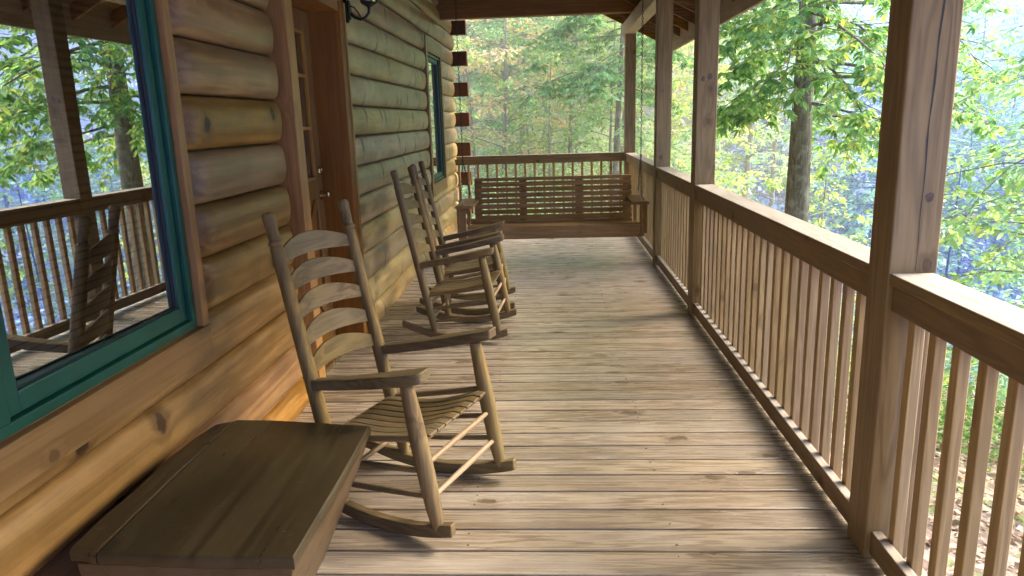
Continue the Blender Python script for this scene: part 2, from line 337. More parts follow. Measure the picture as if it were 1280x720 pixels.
# ------------------------------------------------------------------ cabin
cabin=thing('log_cabin','honey brown round log cabin wall with a door and green framed windows','log cabin',(-1.55,5,0))
CO=Vector(cabin.location)
def cpart(mb,name,mat,parent=None,**kw):
    """build in world coordinates, then parent to the cabin (or one of its parts)"""
    o=mb.build(name,mat,**kw); par=parent or cabin; o.parent=par
    if par is cabin: o.matrix_parent_inverse=Matrix.Translation(-CO)
    return o
def logpiece(mb,y0,y1,z0,z1,r0=0,r1=0,xs=-1.548,bul=.095):
    n=14; L_=y1-y0; st=[]
    for d in (0,.004,.014,.03,.055,.09):
        if r0: st.append(y0+d)
        if r1: st.append(y1-d)
    st+= [y0,y1]+list(np.arange(y0+.15,y1-.1,.22)); st=sorted(set(st))
    rows=[]; ph=random.random()*6
    for yv in st:
        s=1.0
        if r0 and yv-y0<.09: d=yv-y0; s=min(s,math.sqrt(max(0,1-((.09-d)/.09)**2))*.9+.1*(d/.09))
        if r1 and y1-yv<.09: d=y1-yv; s=min(s,math.sqrt(max(0,1-((.09-d)/.09)**2))*.9+.1*(d/.09))
        w=.004*math.sin(yv*1.7+ph)
        row=[]
        for i in range(n+1):
            t=i/n; a=PI*t; zz=(z0+z1)/2-(z1-z0)/2*math.cos(a)*.985
            xx=xs+(bul+w)*s*(math.sin(a)**.42)
            row.append((xx,yv,zz))
        rows.append(row)
    mb.grid(rows,rnd=random.random())
    for row,rev in ((rows[0],0),(rows[-1],1)):
        c=[(xs-.03,row[0][1],row[0][2]-.0)]+row+[(xs-.03,row[0][1],row[-1][2])]
        f=tuple(range(len(c))); mb.add(c,[f if rev==0 else f[::-1]],random.random())
seam=lambda k:-.084+.2283*k
logs=MB(); logs2=MB()
for k in range(0,17):
    z0,z1=seam(k),seam(k+1)
    odd=k%2
    yend=11.56 if odd else 11.72
    spans=[]
    low=z1<.84; high=z0>2.42
    if low: spans=[(-3.5,4.07,0,1),(5.32,yend,1,1)]
    elif high: spans=[(-3.5,yend,0,1)]
    else: spans=[(-3.5,.70,0,1),(2.95,4.07,1,1),(5.32,8.87,0,0),(10.14,yend,0,1)]
    if seam(k)>2.42 and seam(k)<2.6: pass
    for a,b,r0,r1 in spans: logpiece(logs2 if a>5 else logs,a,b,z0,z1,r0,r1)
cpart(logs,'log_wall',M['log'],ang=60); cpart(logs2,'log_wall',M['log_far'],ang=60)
bk=MB(); bk.box(-1.75,-1.552,-3.5,.78,-.1,4.4); bk.box(-1.75,-1.552,2.812,4.2,-.1,2.43); bk.box(-1.75,-1.552,5.30,8.95,-.1,2.43); bk.box(-1.75,-1.552,10.05,11.5,-.1,2.43)
bk.box(-1.75,-1.552,  .78,2.81,-.1,.8); bk.box(-1.75,-1.552,8.95,10.05,-.1,.82); bk.box(-1.75,-1.552,.78,11.5,2.431,4.4)
bk.box(-1.9,-1.76,-3.5,11.5,-.1,4.4)
bk.box(-8,-1.9,11.3,11.5,-1.6,4.4)
cpart(bk,'wall_core',M['jamb'])
ce=MB()
for z0,z1 in ((2.885,3.10),(2.43,2.65),(1.972,2.19),(1.515,1.735),(1.06,1.28),(.602,.82),(.145,.365)):
    ce.box(-1.9,-1.262,11.60,11.76,z0+.006,z1-.004)
cpart(ce,'corner_log',M['log_end'],bevel=.006)
# foundation under the cabin
fd=MB(); fd.box(-8,-1.64,-3.5,11.28,-2,-.1); cpart(fd,'foundation',M['room'])

# near window ---------------------------------------------------
def window(y0,y1,z0,z1,mull=None,sill=True,casx=-1.437,name='window',depth=0.0,pane='pane',tw=.055,twr=None):
    twr=twr or tw
    w=MB(); xo=-1.462
    # outer frame (brickmould)
    w.box(-1.56,xo,y0,y0+tw*.55,z0,z1); w.box(-1.56,xo,y1-tw*.55,y1,z0,z1); w.box(-1.56,xo,y0+tw*.55,y1-tw*.55,z0,z0+tw*.55); w.box(-1.56,xo,y0+tw*.55,y1-tw*.55,z1-tw*.55,z1)
    if mull: w.box(-1.56,xo,mull-.035,mull+.035,z0+tw*.55,z1-tw*.55)
    wo=cpart(w,'window',M['teal'],bevel=.003)
    spans=[(y0+tw*.55,y1-tw*.55)] if not mull else [(y0+tw*.55,mull-.035),(mull+.035,y1-tw*.55)]
    for a,b in spans:
        s=MB(); c=a+.004; d=b-.004; e=z0+tw*.55+.004; f=z1-tw*.55-.004; x0,x1=-1.545,xo-.018
        s.box(x0,x1,c,c+tw,e,f); s.box(x0,x1,d-twr,d,e,f); s.box(x0,x1,c+tw,d-twr,e,e+tw); s.box(x0,x1,c+tw,d-twr,f-tw,f)
        so=cpart(s,'sash',M['teal'],parent=wo,bevel=.004)
        g=MB(); ca,da=c+tw-.003,d-twr+.003; sk_=.0255 if name=='near' else 0.0
        g.add([(-1.504-sk_,ca,e+tw-.003),(-1.504,da,e+tw-.003),(-1.504,da,f-tw+.003),(-1.504-sk_,ca,f-tw+.003)],[(0,1,2,3)],.5); cpart(g,'pane',M[pane],parent=wo,smooth=False)
        gk=MB(); q=.004
        for bx in ((c+tw,c+tw+q,e+tw,f-tw),(d-twr-q,d-twr,e+tw,f-tw),(c+tw+q,d-twr-q,e+tw,e+tw+q),(c+tw+q,d-twr-q,f-tw-q,f-tw)): gk.box(-1.503,-1.493,bx[0],bx[1],bx[2],bx[3])
        cpart(gk,'gasket',M['black_gasket'],parent=wo)
        bl=MB(); zz=e+tw+.01
        while zz<f-tw-.02:
            bl.add([(-1.566,c+tw,zz),(-1.566,d-twr,zz),(-1.578,d-twr,zz+.017),(-1.578,c+tw,zz+.017)],[(0,1,2,3)],random.random()*.2); zz+=.027
        cpart(bl,'blind',M['blind'],parent=wo,smooth=False)
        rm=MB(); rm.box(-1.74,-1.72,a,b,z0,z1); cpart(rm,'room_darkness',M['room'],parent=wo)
    return wo
wn=window(.78,2.808,.812,2.425,mull=1.72,tw=.062,name='near',twr=.048)
wf=window(9.0,10.02,.86,2.42,tw=.05)
tr=MB()
tr.box(-1.553,-1.436,.66,2.87,.672,.806); cpart(tr,'window_apron',M['trimY'],bevel=.005)
for a_ in ((2.812,2.862),(.67,.775)):
    tr=MB(); tr.box(-1.553,-1.436,*a_,.809,2.49); cpart(tr,'window_casing',M['casing'],bevel=.004)
for b_ in ((8.88,8.992,.70,2.60),(10.03,10.13,.70,2.60),(8.996,10.026,2.43,2.60),(8.996,10.026,.70,.853)):
    tr=MB(); tr.box(-1.553,-1.44,*b_); cpart(tr,'window_casing',M['trimY'],bevel=.004)
# door -----------------------------------------------------------
cs=MB(); cs.box(-1.64,-1.425,4.115,4.235,0.004,2.43); cpart(cs,'door_casing',M['casing'],bevel=.004)
cs=MB(); cs.box(-1.66,-1.428,5.205,5.302,0.004,2.43); cs.box(-1.66,-1.432,4.237,5.203,2.36,2.43); cpart(cs,'door_jamb',M['jamb'],bevel=.004)
cs=MB(); cs.box(-1.55,-1.418,5.304,5.332,0.004,2.43); cpart(cs,'door_casing',M['casing'],bevel=.003)
cs=MB(); cs.box(-1.66,-1.50,4.237,5.203,.002,.035); cpart(cs,'threshold',M['brass'],bevel=.004)
d=MB(); X0,X1=-1.69,-1.645; Y0,Y1=4.24,5.20; GY0,GY1,GZ0,GZ1=4.36,5.06,1.235,2.22
d.box(X0,X1,Y0,GY0,.037,2.355); d.box(X0,X1,GY1,Y1,.037,2.355); d.box(X0,X1,GY0,GY1,.037,.26); d.box(X0,X1,GY0,GY1,1.1,GZ0); d.box(X0,X1,GY0,GY1,GZ1,2.355)
d.box(X0,X1-.02,GY0,GY1,.26,1.1)
door=cpart(d,'door',M['door'],bevel=.004)
xb=MB()
for (a0,b0),(a1,b1) in (((GY0,.27),(GY1,1.09)),((GY0,1.09),(GY1,.27))):
    dv=Vector((a1-a0,b1-b0)).normalized(); nn=Vector((-dv.y,dv.x))*.035
    off=.0 if b0<b1 else .003
    xb.prism([(a0-nn.x,b0-nn.y),(a1-nn.x,b1-nn.y),(a1+nn.x,b1+nn.y),(a0+nn.x,b0+nn.y)],X1-.022,X1-.006+off,'x')
cpart(xb,'cross_buck',M['door'],parent=door,bevel=.003)
g=MB(); g.box(-1.668,-1.664,GY0,GY1,GZ0,GZ1); cpart(g,'pane',M['door_glass'],parent=door,smooth=False)
mu=MB()
for zz in (1.585,1.93): mu.box(-1.663,-1.643,GY0,GY1,zz-.011,zz+.011)
for yy in (4.595,4.83): mu.box(-1.663,-1.644,yy-.011,yy+.011,GZ0,GZ1)
mu.box(-1.663,-1.640,GY0,GY0+.018,GZ0,GZ1);mu.box(-1.663,-1.640,GY1-.018,GY1,GZ0,GZ1);mu.box(-1.663,-1.641,GY0,GY1,GZ0,GZ0+.018);mu.box(-1.663,-1.641,GY0,GY1,GZ1-.018,GZ1)
cpart(mu,'muntin',M['casing'],parent=door,bevel=.002)
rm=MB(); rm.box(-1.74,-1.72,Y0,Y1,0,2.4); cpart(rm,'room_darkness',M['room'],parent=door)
def lathe_x(mb,x0,y,z,prof,n=20):
    rows=[[(x0+a,y+r_*math.cos(2*PI*k/n),z+r_*math.sin(2*PI*k/n)) for k in range(n)] for a,r_ in prof]; mb.grid(rows,closed=True,caps=True)
kb=MB(); lathe_x(kb,-1.645,5.13,1.118,[(0,.034),(.006,.034),(.009,.016),(.03,.012),(.036,.022),(.048,.030),(.062,.029),(.07,.018),(.072,.004)]); cpart(kb,'door_knob',M['brass'],parent=door)
kb=MB(); lathe_x(kb,-1.645,5.13,1.293,[(0,.031),(.012,.030),(.018,.024),(.03,.023),(.033,.018),(.034,.004)]); cpart(kb,'deadbolt',M['brass'],parent=door)

# ------------------------------------------------------------------ wall lantern
ln=thing('wall_lantern','black iron carriage lantern mounted on the log wall beside the door','wall lamp',(-1.45,5.47,2.40))
b=MB()
pts=[(.052*math.cos(a),.085*math.sin(a)) for a in np.linspace(0,2*PI,16,endpoint=False)]
b.prism(pts,-.01,.018,'x'); b.prism([(q*.78,w_*.78) for q,w_ in pts],.018,.032,'x'); b.build('back_plate',M['iron'],ln,bevel=.003)
b=MB(); b.tube([(.03,0,-.02),(.06,0,-.05),(.10,0,-.065),(.14,0,-.05),(.165,0,-.02),(.17,0,.02)],[.011,.010,.009,.009,.010,.012],10); b.tube([(.03,0,.03),(.06,0,.02),(.09,0,-.02),(.11,0,-.062)],.005,8); b.build('arm',M['iron'],ln)
b=MB(); cx=.17
def ring(z,r_,n=6): return [(cx+r_*math.cos(2*PI*k/n),r_*math.sin(2*PI*k/n),z) for k in range(n)]
b.grid([ring(.015,.012),ring(.03,.035),ring(.04,.055),ring(.05,.055)],closed=True,caps=True)
b.grid([ring(.275,.098),ring(.285,.10),ring(.33,.06),ring(.37,.03),ring(.40,.008)],closed=True,caps=True); b.tube([(cx,0,.40),(cx,0,.44)],[.008,.003],8)
for k in range(6):
    a=2*PI*k/6; b.tube([(cx+.054*math.cos(a),.054*math.sin(a),.045),(cx+.092*math.cos(a),.092*math.sin(a),.28)],.005,6)
b.build('lantern_frame',M['iron'],ln,ang=20)
b=MB(); b.grid([ring(.052,.051),ring(.274,.089)],closed=True); b.build('lantern_glass',M['lamp_glass'],ln,smooth=False)
b=MB(); b.tube([(cx,0,.05),(cx,0,.14)],.012,10); b.build('bulb_holder',plain('ivory_candle',(.6,.55,.42)),ln)

# ------------------------------------------------------------------ porch posts
PX0,PX1=1.115,1.272
posts=[(-.82,'square pine post at the camera end of the porch railing'),(2.43,'nearest square pine post with a long crack and a round knot'),(5.78,'square pine post second from the camera, two dark knots high up'),(7.92,'square pine post third from the camera, right beside the swing'),(11.20,'slender looking corner post farthest away where both railings meet')]
def crackpost(y0,w,h,mark):
    t=thing('porch_post',mark,'post',((PX0+PX1)/2,y0+w/2,0),0,'square posts along the railing')
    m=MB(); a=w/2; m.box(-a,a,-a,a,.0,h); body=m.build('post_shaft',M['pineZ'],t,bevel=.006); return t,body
PW=.157
post_objs=[]
for y0,lab in posts:
    t,bd=crackpost(y0,PW,2.768,lab); post_objs.append(t)
# crack in the nearest post: a recessed dark sliver on the camera facing side
pn=post_objs[1]; c=MB()
zs=np.linspace(1.07,2.6,44); cl=[];cr=[]
for i,z_ in enumerate(zs):
    cxk=.004+.0025*math.sin(z_*7)+.0015*math.sin(z_*23+1)+.012*(z_-1.07)
    wd=.0009+.0026*max(0,math.sin((z_-1.22)*2.6))*(.7+.3*math.sin(z_*31))+.0004*math.sin(z_*60)
    cl.append((cxk-wd,-PW/2-.0012,z_)); cr.append((cxk+wd,-PW/2-.0012,z_))
c.grid([cl,cr]); c.build('crack',M['black_gasket'],pn,smooth=False)
def knotdisc(par,x,z,r_,yf,name='knot',el=1.25):
    k=MB(); n=18
    for rr,dy,rd in ((1.0,0,.2),):
        vs=[(x+r_*(1+.12*math.sin(3*a+z*9))*math.cos(a),yf,z+r_*el*(1+.1*math.sin(2*a+1))*math.sin(a)) for a in np.linspace(0,2*PI,n,endpoint=False)]
        k.add(vs,[tuple(range(n))],rd)
    k.build(name,M['knot'],par,smooth=False)
M['knot']=plain('knot_wood',(.085,.05,.028),rough=.5,noise=.6,scale=60,bump=.2)
knotdisc(pn,.031,1.315,.0135,-PW/2-.001)
knotdisc(post_objs[2],-.033,1.86,.014,-PW/2-.001,el=1.5); knotdisc(post_objs[2],.018,1.875,.017,-PW/2-.001,el=1.5)
knotdisc(post_objs[3],-.012,1.85,.010,-PW/2-.001)
knotdisc(pn,.045,.46,.014,-PW/2-.001)

# ------------------------------------------------------------------ railings
def railing(y0,y1,label):
    L_=y1-y0; t=thing('porch_railing',label,'railing',(1.17,y0,0),0,'railing sections between the posts')
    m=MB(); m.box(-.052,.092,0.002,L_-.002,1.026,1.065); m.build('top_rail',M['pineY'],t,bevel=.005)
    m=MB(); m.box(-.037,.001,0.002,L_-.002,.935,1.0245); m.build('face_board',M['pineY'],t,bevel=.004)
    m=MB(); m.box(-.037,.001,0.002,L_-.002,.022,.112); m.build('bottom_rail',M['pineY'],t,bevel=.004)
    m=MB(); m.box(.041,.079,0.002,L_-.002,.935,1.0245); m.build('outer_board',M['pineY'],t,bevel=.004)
    n=max(2,int(round((L_-.05)/.131))); 
    for i in range(n):
        yy=(i+.5)*L_/n
        m=MB(); h=.019-.0003*random.random(); m.box(.0025,.0395,yy-h-.0015,yy+h+.0015,.03+random.uniform(-.005,.005),1.0235); o=m.build('baluster',M['baluster'],t,bevel=.003)
ys=[p_[0] for p_ in posts]
labs=['railing section nearest the camera, running off the right edge','long railing section between the cracked nearest post and the second post','short railing section between the second and third posts','railing section behind the swing up to the corner post']
for i in range(4): railing(ys[i]+PW,ys[i+1],labs[i])
# end railing along x
def end_rail():
    x0,x1=-1.50,PX0; t=thing('porch_railing','railing across the far end of the porch behind the swing','railing',(x0,11.28,0),0,'railing sections between the posts')
    Lx=x1-x0
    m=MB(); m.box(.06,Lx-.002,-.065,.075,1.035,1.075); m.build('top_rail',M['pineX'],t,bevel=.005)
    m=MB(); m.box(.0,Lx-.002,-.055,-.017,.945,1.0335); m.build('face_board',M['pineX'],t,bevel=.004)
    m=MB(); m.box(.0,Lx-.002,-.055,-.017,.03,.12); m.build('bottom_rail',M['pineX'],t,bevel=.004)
    n=18
    for i in range(n):
        xx=(i+.6)*Lx/n; m=MB(); m.box(xx-.018,xx+.018,-.0155,.021,.04,1.033); m.build('baluster',M['baluster'],t,bevel=.003)
end_rail()

# ------------------------------------------------------------------ roof structure
roof=thing('porch_roof','porch roof with exposed rafters, header beam and sloping eave board','roof',(0,5,3))
RO=Vector(roof.location)
def rpart(mb,name,mat,**kw):
    o=mb.build(name,mat,**kw); o.parent=roof; o.matrix_parent_inverse=Matrix.Translation(-RO); return o
m=MB(); m.box(1.108,1.262,-3.5,11.62,2.771,2.945); rpart(m,'header_beam',M['header'],bevel=.005)
m=MB(); m.box(-1.5,1.262,10.30,10.45,2.950,3.24); rpart(m,'cross_beam',M['beamX'],bevel=.006)
m=MB(); m.box(-1.5,1.262,8.22,8.36,3.12,3.36); rpart(m,'cross_beam',M['beamX'],bevel=.006)
zr=lambda x:2.948-.5*(x-1.2)
yy=7.57-.61*18
while yy<12.0:
    m=MB(); pts=[(-1.70,zr(-1.70)),(1.80,zr(1.80)),(1.80,zr(1.80)+.15),(-1.70,zr(-1.70)+.15)]
    m.prism(pts,yy,yy+.04,'y'); rpart(m,'rafter',M['beamX'],bevel=.003); yy+=.61
m=MB(); m.box(1.803,1.843,-3.6,12.1,2.515,2.80); rpart(m,'fascia',M['header'],bevel=.004)
m=MB(); k=0; x=-1.9
while x<1.95:
    x1=min(x+.14,1.95); a=(x,zr(x)+.153); b_=(x1-.006,zr(x1-.006)+.153)
    m.prism([a,b_,(b_[0],b_[1]+.02),(a[0],a[1]+.02)],-3.6,12.15,'y'); x+=.14
rpart(m,'roof_decking',M['roof'])
m=MB(); m.prism([(-2.1,zr(-2.1)+.18),(1.99,zr(1.99)+.18),(1.99,zr(1.99)+.2),(-2.1,zr(-2.1)+.2)],-3.62,12.17,'y'); rpart(m,'roof_sheet',M['room'])

# ------------------------------------------------------------------ rocking chair
def make_chair():
    t=thing('rocking_chair','x','rocking chair')
    wF,wR,uF,uR=.284,.239,.257,-.22
    zl=.63
    def fl(z): return uF-.102*(z-.07)/.562
    def rp(z): return uR-.251*(z-.045)/1.224
    for s in (-1,1):
        prof=[(.06,.018),(.075,.021),(.10,.026),(.15,.031),(.24,.034),(.40,.035),(.50,.033),(.60,.029),(.642,.026)]
        m=MB(); m.tube([(fl(z),s*wF,z) for z,_ in prof],[r_ for _,r_ in prof],18); m.build('leg',M['chairZ'],t)
        prof=[(.05,.018),(.07,.021),(.11,.027),(.2,.030),(.4,.031),(.8,.029),(1.10,.027),(1.128,.0265),(1.134,.023),(1.139,.0235),(1.144,.028),(1.152,.0285),(1.158,.023),(1.164,.022),(1.175,.0225),(1.21,.0235),(1.245,.026),(1.258,.0255),(1.268,.019),(1.271,.008)]
        m=MB(); m.tube([(rp(z),s*wR,z) for z,_ in prof],[r_ for _,r_ in prof],18); m.build('back_post',M['chairZ'],t)
        # arm
        ub=rp(.575)-.012; uf=fl(zl)+.085
        zA=lambda u:.552+(zl+.045-.552)*(u-ub)/(uf-ub)
        out=[(0,.022),(.12,.028),(.35,.036),(.62,.048),(.86,.052),(.97,.046),(1.0,.034),(1.0,-.034),(.97,-.044),(.8,-.044),(.5,-.034),(.2,-.024),(0,-.020)]
        vs=[];n=len(out); vc=lambda f_:s*(wR+.0+(wF-wR+.004)*min(1,f_*1.05))
        for dz in (0,.043):
            for f_,w in out:
                u=ub+(uf-ub)*f_; ww=w
                vs.append((u,vc(f_)+s*ww,zA(u)+dz-.004+ .006*math.sin(PI*f_)*(-1)))
        top=tuple(range(n,2*n)); bot=tuple(range(n-1,-1,-1)); fs=[top,bot]+[(i,(i+1)%n,n+(i+1)%n,n+i) for i in range(n)]
        if s<0: fs=[f_[::-1] for f_ in fs]
        m=MB(); m.add(vs,fs); m.build('arm',M['chairX'],t,bevel=.005)
        # rocker
        R_=1.05; u0,u1=uR-.262,uF+.07; rows=[]
        for i in range(25):
            u=u0+(u1-u0)*i/24; zb=(u+.02)**2/(2*R_)+.001; f_=(u-uR)/(uF-uR); v=s*(wR+(wF-wR)*f_)
            h=.052*(1-.25*max(0,(-f_-.2))); th=.019
            rows.append([(u,v-th,zb),(u,v+th,zb),(u,v+th,zb+h),(u,v-th,zb+h)])
        m=MB(); m.grid(rows,closed=True,caps=True); m.build('rocker',M['chairX'],t,bevel=.005)
        # side stretchers
        for zf,zb_ in ((.305,.245),(.20,.15)):
            m=MB(); a=Vector((fl(zf),s*wF,zf)); b=Vector((rp(zb_),s*wR,zb_)); m.tube([a.lerp(b,q) for q in (0,.15,.5,.85,1)],[.009,.012,.0135,.012,.009],10); m.build('stretcher',M['chairX'],t)
        m=MB(); zf,zb_=.432,.345; a=Vector((fl(zf),s*wF*.99,zf)); b=Vector((rp(zb_),s*wR,zb_)); m.tube([a,b],[.014,.014],10); m.build('seat_rail',M['chairX'],t)
    # front / rear rungs
    for zz in (.325,.195):
        m=MB(); m.tube([(fl(zz),v,zz) for v in (-wF,-wF*.7,0,wF*.7,wF)],[.009,.011,.0125,.011,.009],12); m.build('front_rung',M['rod'],t)
    for zz in (.27,.17):
        m=MB(); m.tube([(rp(zz),v,zz) for v in (-wR,-wR*.7,0,wR*.7,wR)],[.009,.011,.012,.011,.009],12); m.build('rear_rung',M['rod'],t)
    m=MB(); m.tube([(fl(.41)-.008,v,.412) for v in (-wF,0,wF)],.0145,12); m.build('seat_rail',M['chairX'],t)
    m=MB(); m.tube([(rp(.34),v,.34) for v in (-wR,0,wR)],.0135,12); m.build('seat_rail',M['chairX'],t)
    # seat slats, running front to back in a dipped curve
    n=8
    for i in range(n):
        m=MB(); rows=[]
        for q in np.linspace(0,1,15):
            ua=fl(.45)+.030; ub=rp(.37)+.012
            u=ua+(ub-ua)*q
            z=.452+( .362-.452)*q-.028*math.sin(PI*min(1,q*1.1))+(-.016*((.10-q)/.10)**2 if q<.10 else 0)
            W=wF-.036+(wR-.034-wF+.036)*q
            if q<.07 : W=wF-.040
            v0=-W+2*W*i/n+.004; v1=-W+2*W*(i+1)/n-.004
            cv=.006*math.sin(PI*(i+.5)/n)
            rows.append([(u,v0,z-.012-cv),(u,v1,z-.012-cv),(u,v1,z-cv),(u,v0,z-cv)])
        m.grid(rows,closed=True,caps=True); m.build('seat_slat',M['chairX'],t,bevel=.003)
    # ladder back slats
    for zc,h in ((1.085,.082),(.968,.082),(.852,.082),(.737,.084),(.622,.084)):
        rows=[]
        for q in np.linspace(-1,1,19):
            W=wR-.012; arch=.034*(1-q*q); hh=h*.5*(1-.42*q*q); bow=-.042*(1-q*q)
            zt=zc+arch+hh; zb=zc+arch*.85-hh; v=q*W; th=.0055
            rows.append([(rp(zb)+bow+th,v,zb),(rp(zt)+bow+th,v,zt),(rp(zt)+bow-th,v,zt),(rp(zb)+bow-th,v,zb)])
        m=MB(); m.grid(rows,closed=True,caps=True); m.build('back_slat',M['chairY'],t,bevel=.0025)
    return t
ch=make_chair()
G='rocking chairs along the log wall'
for i,(x,y,a,lab) in enumerate(((-.595,2.864,-.369,'nearest wooden ladder back rocking chair, behind the dark low table'),(-.643,5.425,-.067,'middle wooden rocking chair, facing the railing just past the door'),(-.66,6.19,.035,'farthest wooden rocking chair, mostly hidden behind the middle one'))):
    o=ch if i==0 else copy_tree(ch)
    o.location=(x,y,.002); o.rotation_euler=(0,0,a); tag(o,lab,'rocking chair',G)

# ------------------------------------------------------------------ low table in the foreground
tb=thing('low_table','dark brown wooden box table with worn lid in the near left corner','table',(-1.0,2.1,0))
TO=Vector(tb.location)
outl=[(-.690,1.662),(-.688,2.1),(-.694,2.512),(-.897,2.545),(-1.094,2.572),(-1.235,2.578),(-1.296,2.548),(-1.315,2.45),(-1.335,2.26),(-1.326,2.02),(-1.333,1.85),(-1.327,1.70),(-1.26,1.682),(-1.10,1.672),(-.90,1.664)]
def prof_solid(name,mat,poly,zs,bev):
    n=len(poly); c=Vector((sum(p_[0] for p_ in poly)/n,sum(p_[1] for p_ in poly)/n)); rows=[]
    for z_,ins in zs: rows.append([(q[0]+(c.x-q[0])*ins-TO.x,q[1]+(c.y-q[1])*ins-TO.y,z_) for q in poly])
    m=MB(); m.grid([r_[::-1] for r_ in rows],closed=True,caps=True); return m.build(name,mat,tb,bevel=bev)
# lid: main board and a narrow board left of the seam
mainp=[p_ for p_ in outl if p_[0]>-1.24]; 
main=[(-.690,1.662),(-.688,2.1),(-.694,2.512),(-.897,2.545),(-1.094,2.572),(-1.238,2.578),(-1.243,2.1),(-1.238,1.682),(-1.10,1.672),(-.90,1.664)]
side=[(-1.2415,2.578),(-1.296,2.548),(-1.315,2.45),(-1.335,2.26),(-1.326,2.02),(-1.333,1.85),(-1.327,1.70),(-1.2415,1.682),(-1.2465,2.1)]
side=side[::-1]
prof_solid('lid',M['table'],main[::-1],[(.462,.012),(.468,0),(.488,-.001),(.496,.006),(.500,.02)][::1],.0)
prof_solid('lid_edge_board',M['table'],side,[(.462,.012),(.468,0),(.488,-.001),(.496,.02),(.500,.06)],.0)
m=MB()
def boxring(x0,x1,y0,y1,z): return [(x0-TO.x,y0-TO.y,z),(x1-TO.x,y0-TO.y,z),(x1-TO.x,y1-TO.y,z),(x0-TO.x,y1-TO.y,z)]
m.grid([boxring(-1.22,-.885,1.80,2.42,.002),boxring(-1.30,-.735,1.70,2.49,.36),boxring(-1.305,-.700,1.69,2.50,.461)],closed=True,caps=True)
m.build('box_body',M['table_side'],tb,bevel=.004)

# ------------------------------------------------------------------ porch swing
sw=thing('porch_swing','brown slatted wooden porch swing hanging on chains at the far end','porch swing',(0,8.35,0))
yF,yB=8.10-8.35,8.62-8.35
m=MB()
zz=.378
for i in range(8):
    m.box(-.915,.945,yB+.012*(i/8)*8*.9-.0,yB+.022+.012*(i/8)*8*.9,zz,zz+.052); zz+=.0645
m.box(-.915,.945,yB+.085,yB+.125,zz,zz+.038)
m.build('backrest',M['swingX'],sw,bevel=.003)
for xx in (-.875,-.34,.325,.885):
    m=MB(); m.prism([(yB+.025,.33),(yB+.06,.33),(yB+.155,.90),(yB+.118,.90)],xx-.045,xx+.045,'x'); m.build('back_support',M['swingZ'],sw,bevel=.003)
m=MB(); m.box(-.95,.98,yF-.038,yF,.294,.438); m.build('front_board',M['swingX'],sw,bevel=.004)
m=MB()
for i in range(8):
    y_=yF+.004+i*.064; m.box(-.95,.98,y_,y_+.055,.418-.006*i,.44-.006*i)
m.build('seat',M['swingX'],sw,bevel=.003)
m=MB()
for xx in (-.90,-.3,.3,.93): m.box(xx-.02,xx+.02,yF+.002,yB+.02,.30,.375)
m.build('seat_frame',M['swingX'],sw)
for s in (-1,1):
    xc=.985 if s>0 else -.985
    m=MB(); m.box(xc-.105,xc+.085,yF-.07,yB+.18,.652,.684) if s>0 else m.box(xc-.085,xc+.115,yF-.07,yB+.18,.652,.684); m.build('armrest',M['swingX'],sw,bevel=.004)
    a=.985 if s>0 else -.995
    m=MB(); m.box(a-.045+(-.01),a+.038,yF-.038,yF+.0,.2945,.651) if s<0 else m.box(.9815,1.0195,yF-.038,yF+.05,.296,.651); m.build('arm_post',M['swingZ'],sw,bevel=.003)
    m=MB(); xo=1.0215 if s>0 else -1.06
    m.prism([(yF-.03,.33),(yF+.03,.33),(yF+.06,.5),(yF+.11,.62),(yF+.11,.65),(yF-.045,.65),(yF-.045,.5)],xo,xo+.03,'x'); m.build('arm_bracket',M['swingZ'],sw,bevel=.003)
    m=MB(); m.box(a-.02,a+.018,yB+.03,yB+.07,.33,.651); m.build('arm_post',M['swingZ'],sw,bevel=.003)
def link(mb,p0,p1,k,R_=.0085,r_=.0032):
    p0=Vector(p0);p1=Vector(p1); d=(p1-p0); L_=d.length; d.normalize(); ref=Vector((1,0,0)) if abs(d.x)<.9 else Vector((0,1,0))
    a=d.cross(ref).normalized(); b=d.cross(a)
    if k%2: a,b=b,a
    c=(p0+p1)/2; h=L_/2-.002; rows=[]
    for i in range(12):
        q=2*PI*i/12; cc=c+d*(math.cos(q)*h)+a*(math.sin(q)*R_); nrm=(d*math.cos(q)*R_/h+a*math.sin(q)).normalized()
        rows.append([tuple(cc+nrm*r_*math.cos(w)+b*r_*math.sin(w)) for w in (0,PI*.4,PI*.8,PI*1.2,PI*1.6)])
    rows.append(rows[0]); mb.grid(rows,closed=True)
def chain(mb,p0,p1):
    p0=Vector(p0);p1=Vector(p1); n=max(2,int((p1-p0).length/.030)); 
    for i in range(n): link(mb,p0.lerp(p1,(i-.12)/n),p0.lerp(p1,(i+1.12)/n),i)
for s,xa in ((1,1.01),(-1,-1.0)):
    m=MB(); J=(xa,.0,1.18); chain(m,J,(xa,-.04,3.12)); chain(m,(xa-.015,yF+.02,.735),J); chain(m,(xa+.02,yB+.13,.735),J)
    m.build('chain',M['iron'],sw)
    m=MB()
    for yv,xv in ((yF+.02,xa-.015),(yB+.13,xa+.02)):
        c=[(xv+.021*math.cos(q),yv,.71+.024*math.sin(q)) for q in np.linspace(-PI/2,1.3*PI,14)]; m.tube(c,.0045,6)
        m.tube([(xv,yv,.690),(xv,yv,.640)],.0045,6); m.tube([(xv,yv,.6845),(xv,yv,.6875)],.016,10)
        c=[(xv+.013*math.cos(q),yv+.01,.745+.017*math.sin(q)) for q in np.linspace(0,2*PI,12)]; m.tube(c,.004,6)
    m.build('eye_bolt',M['steel'],sw)

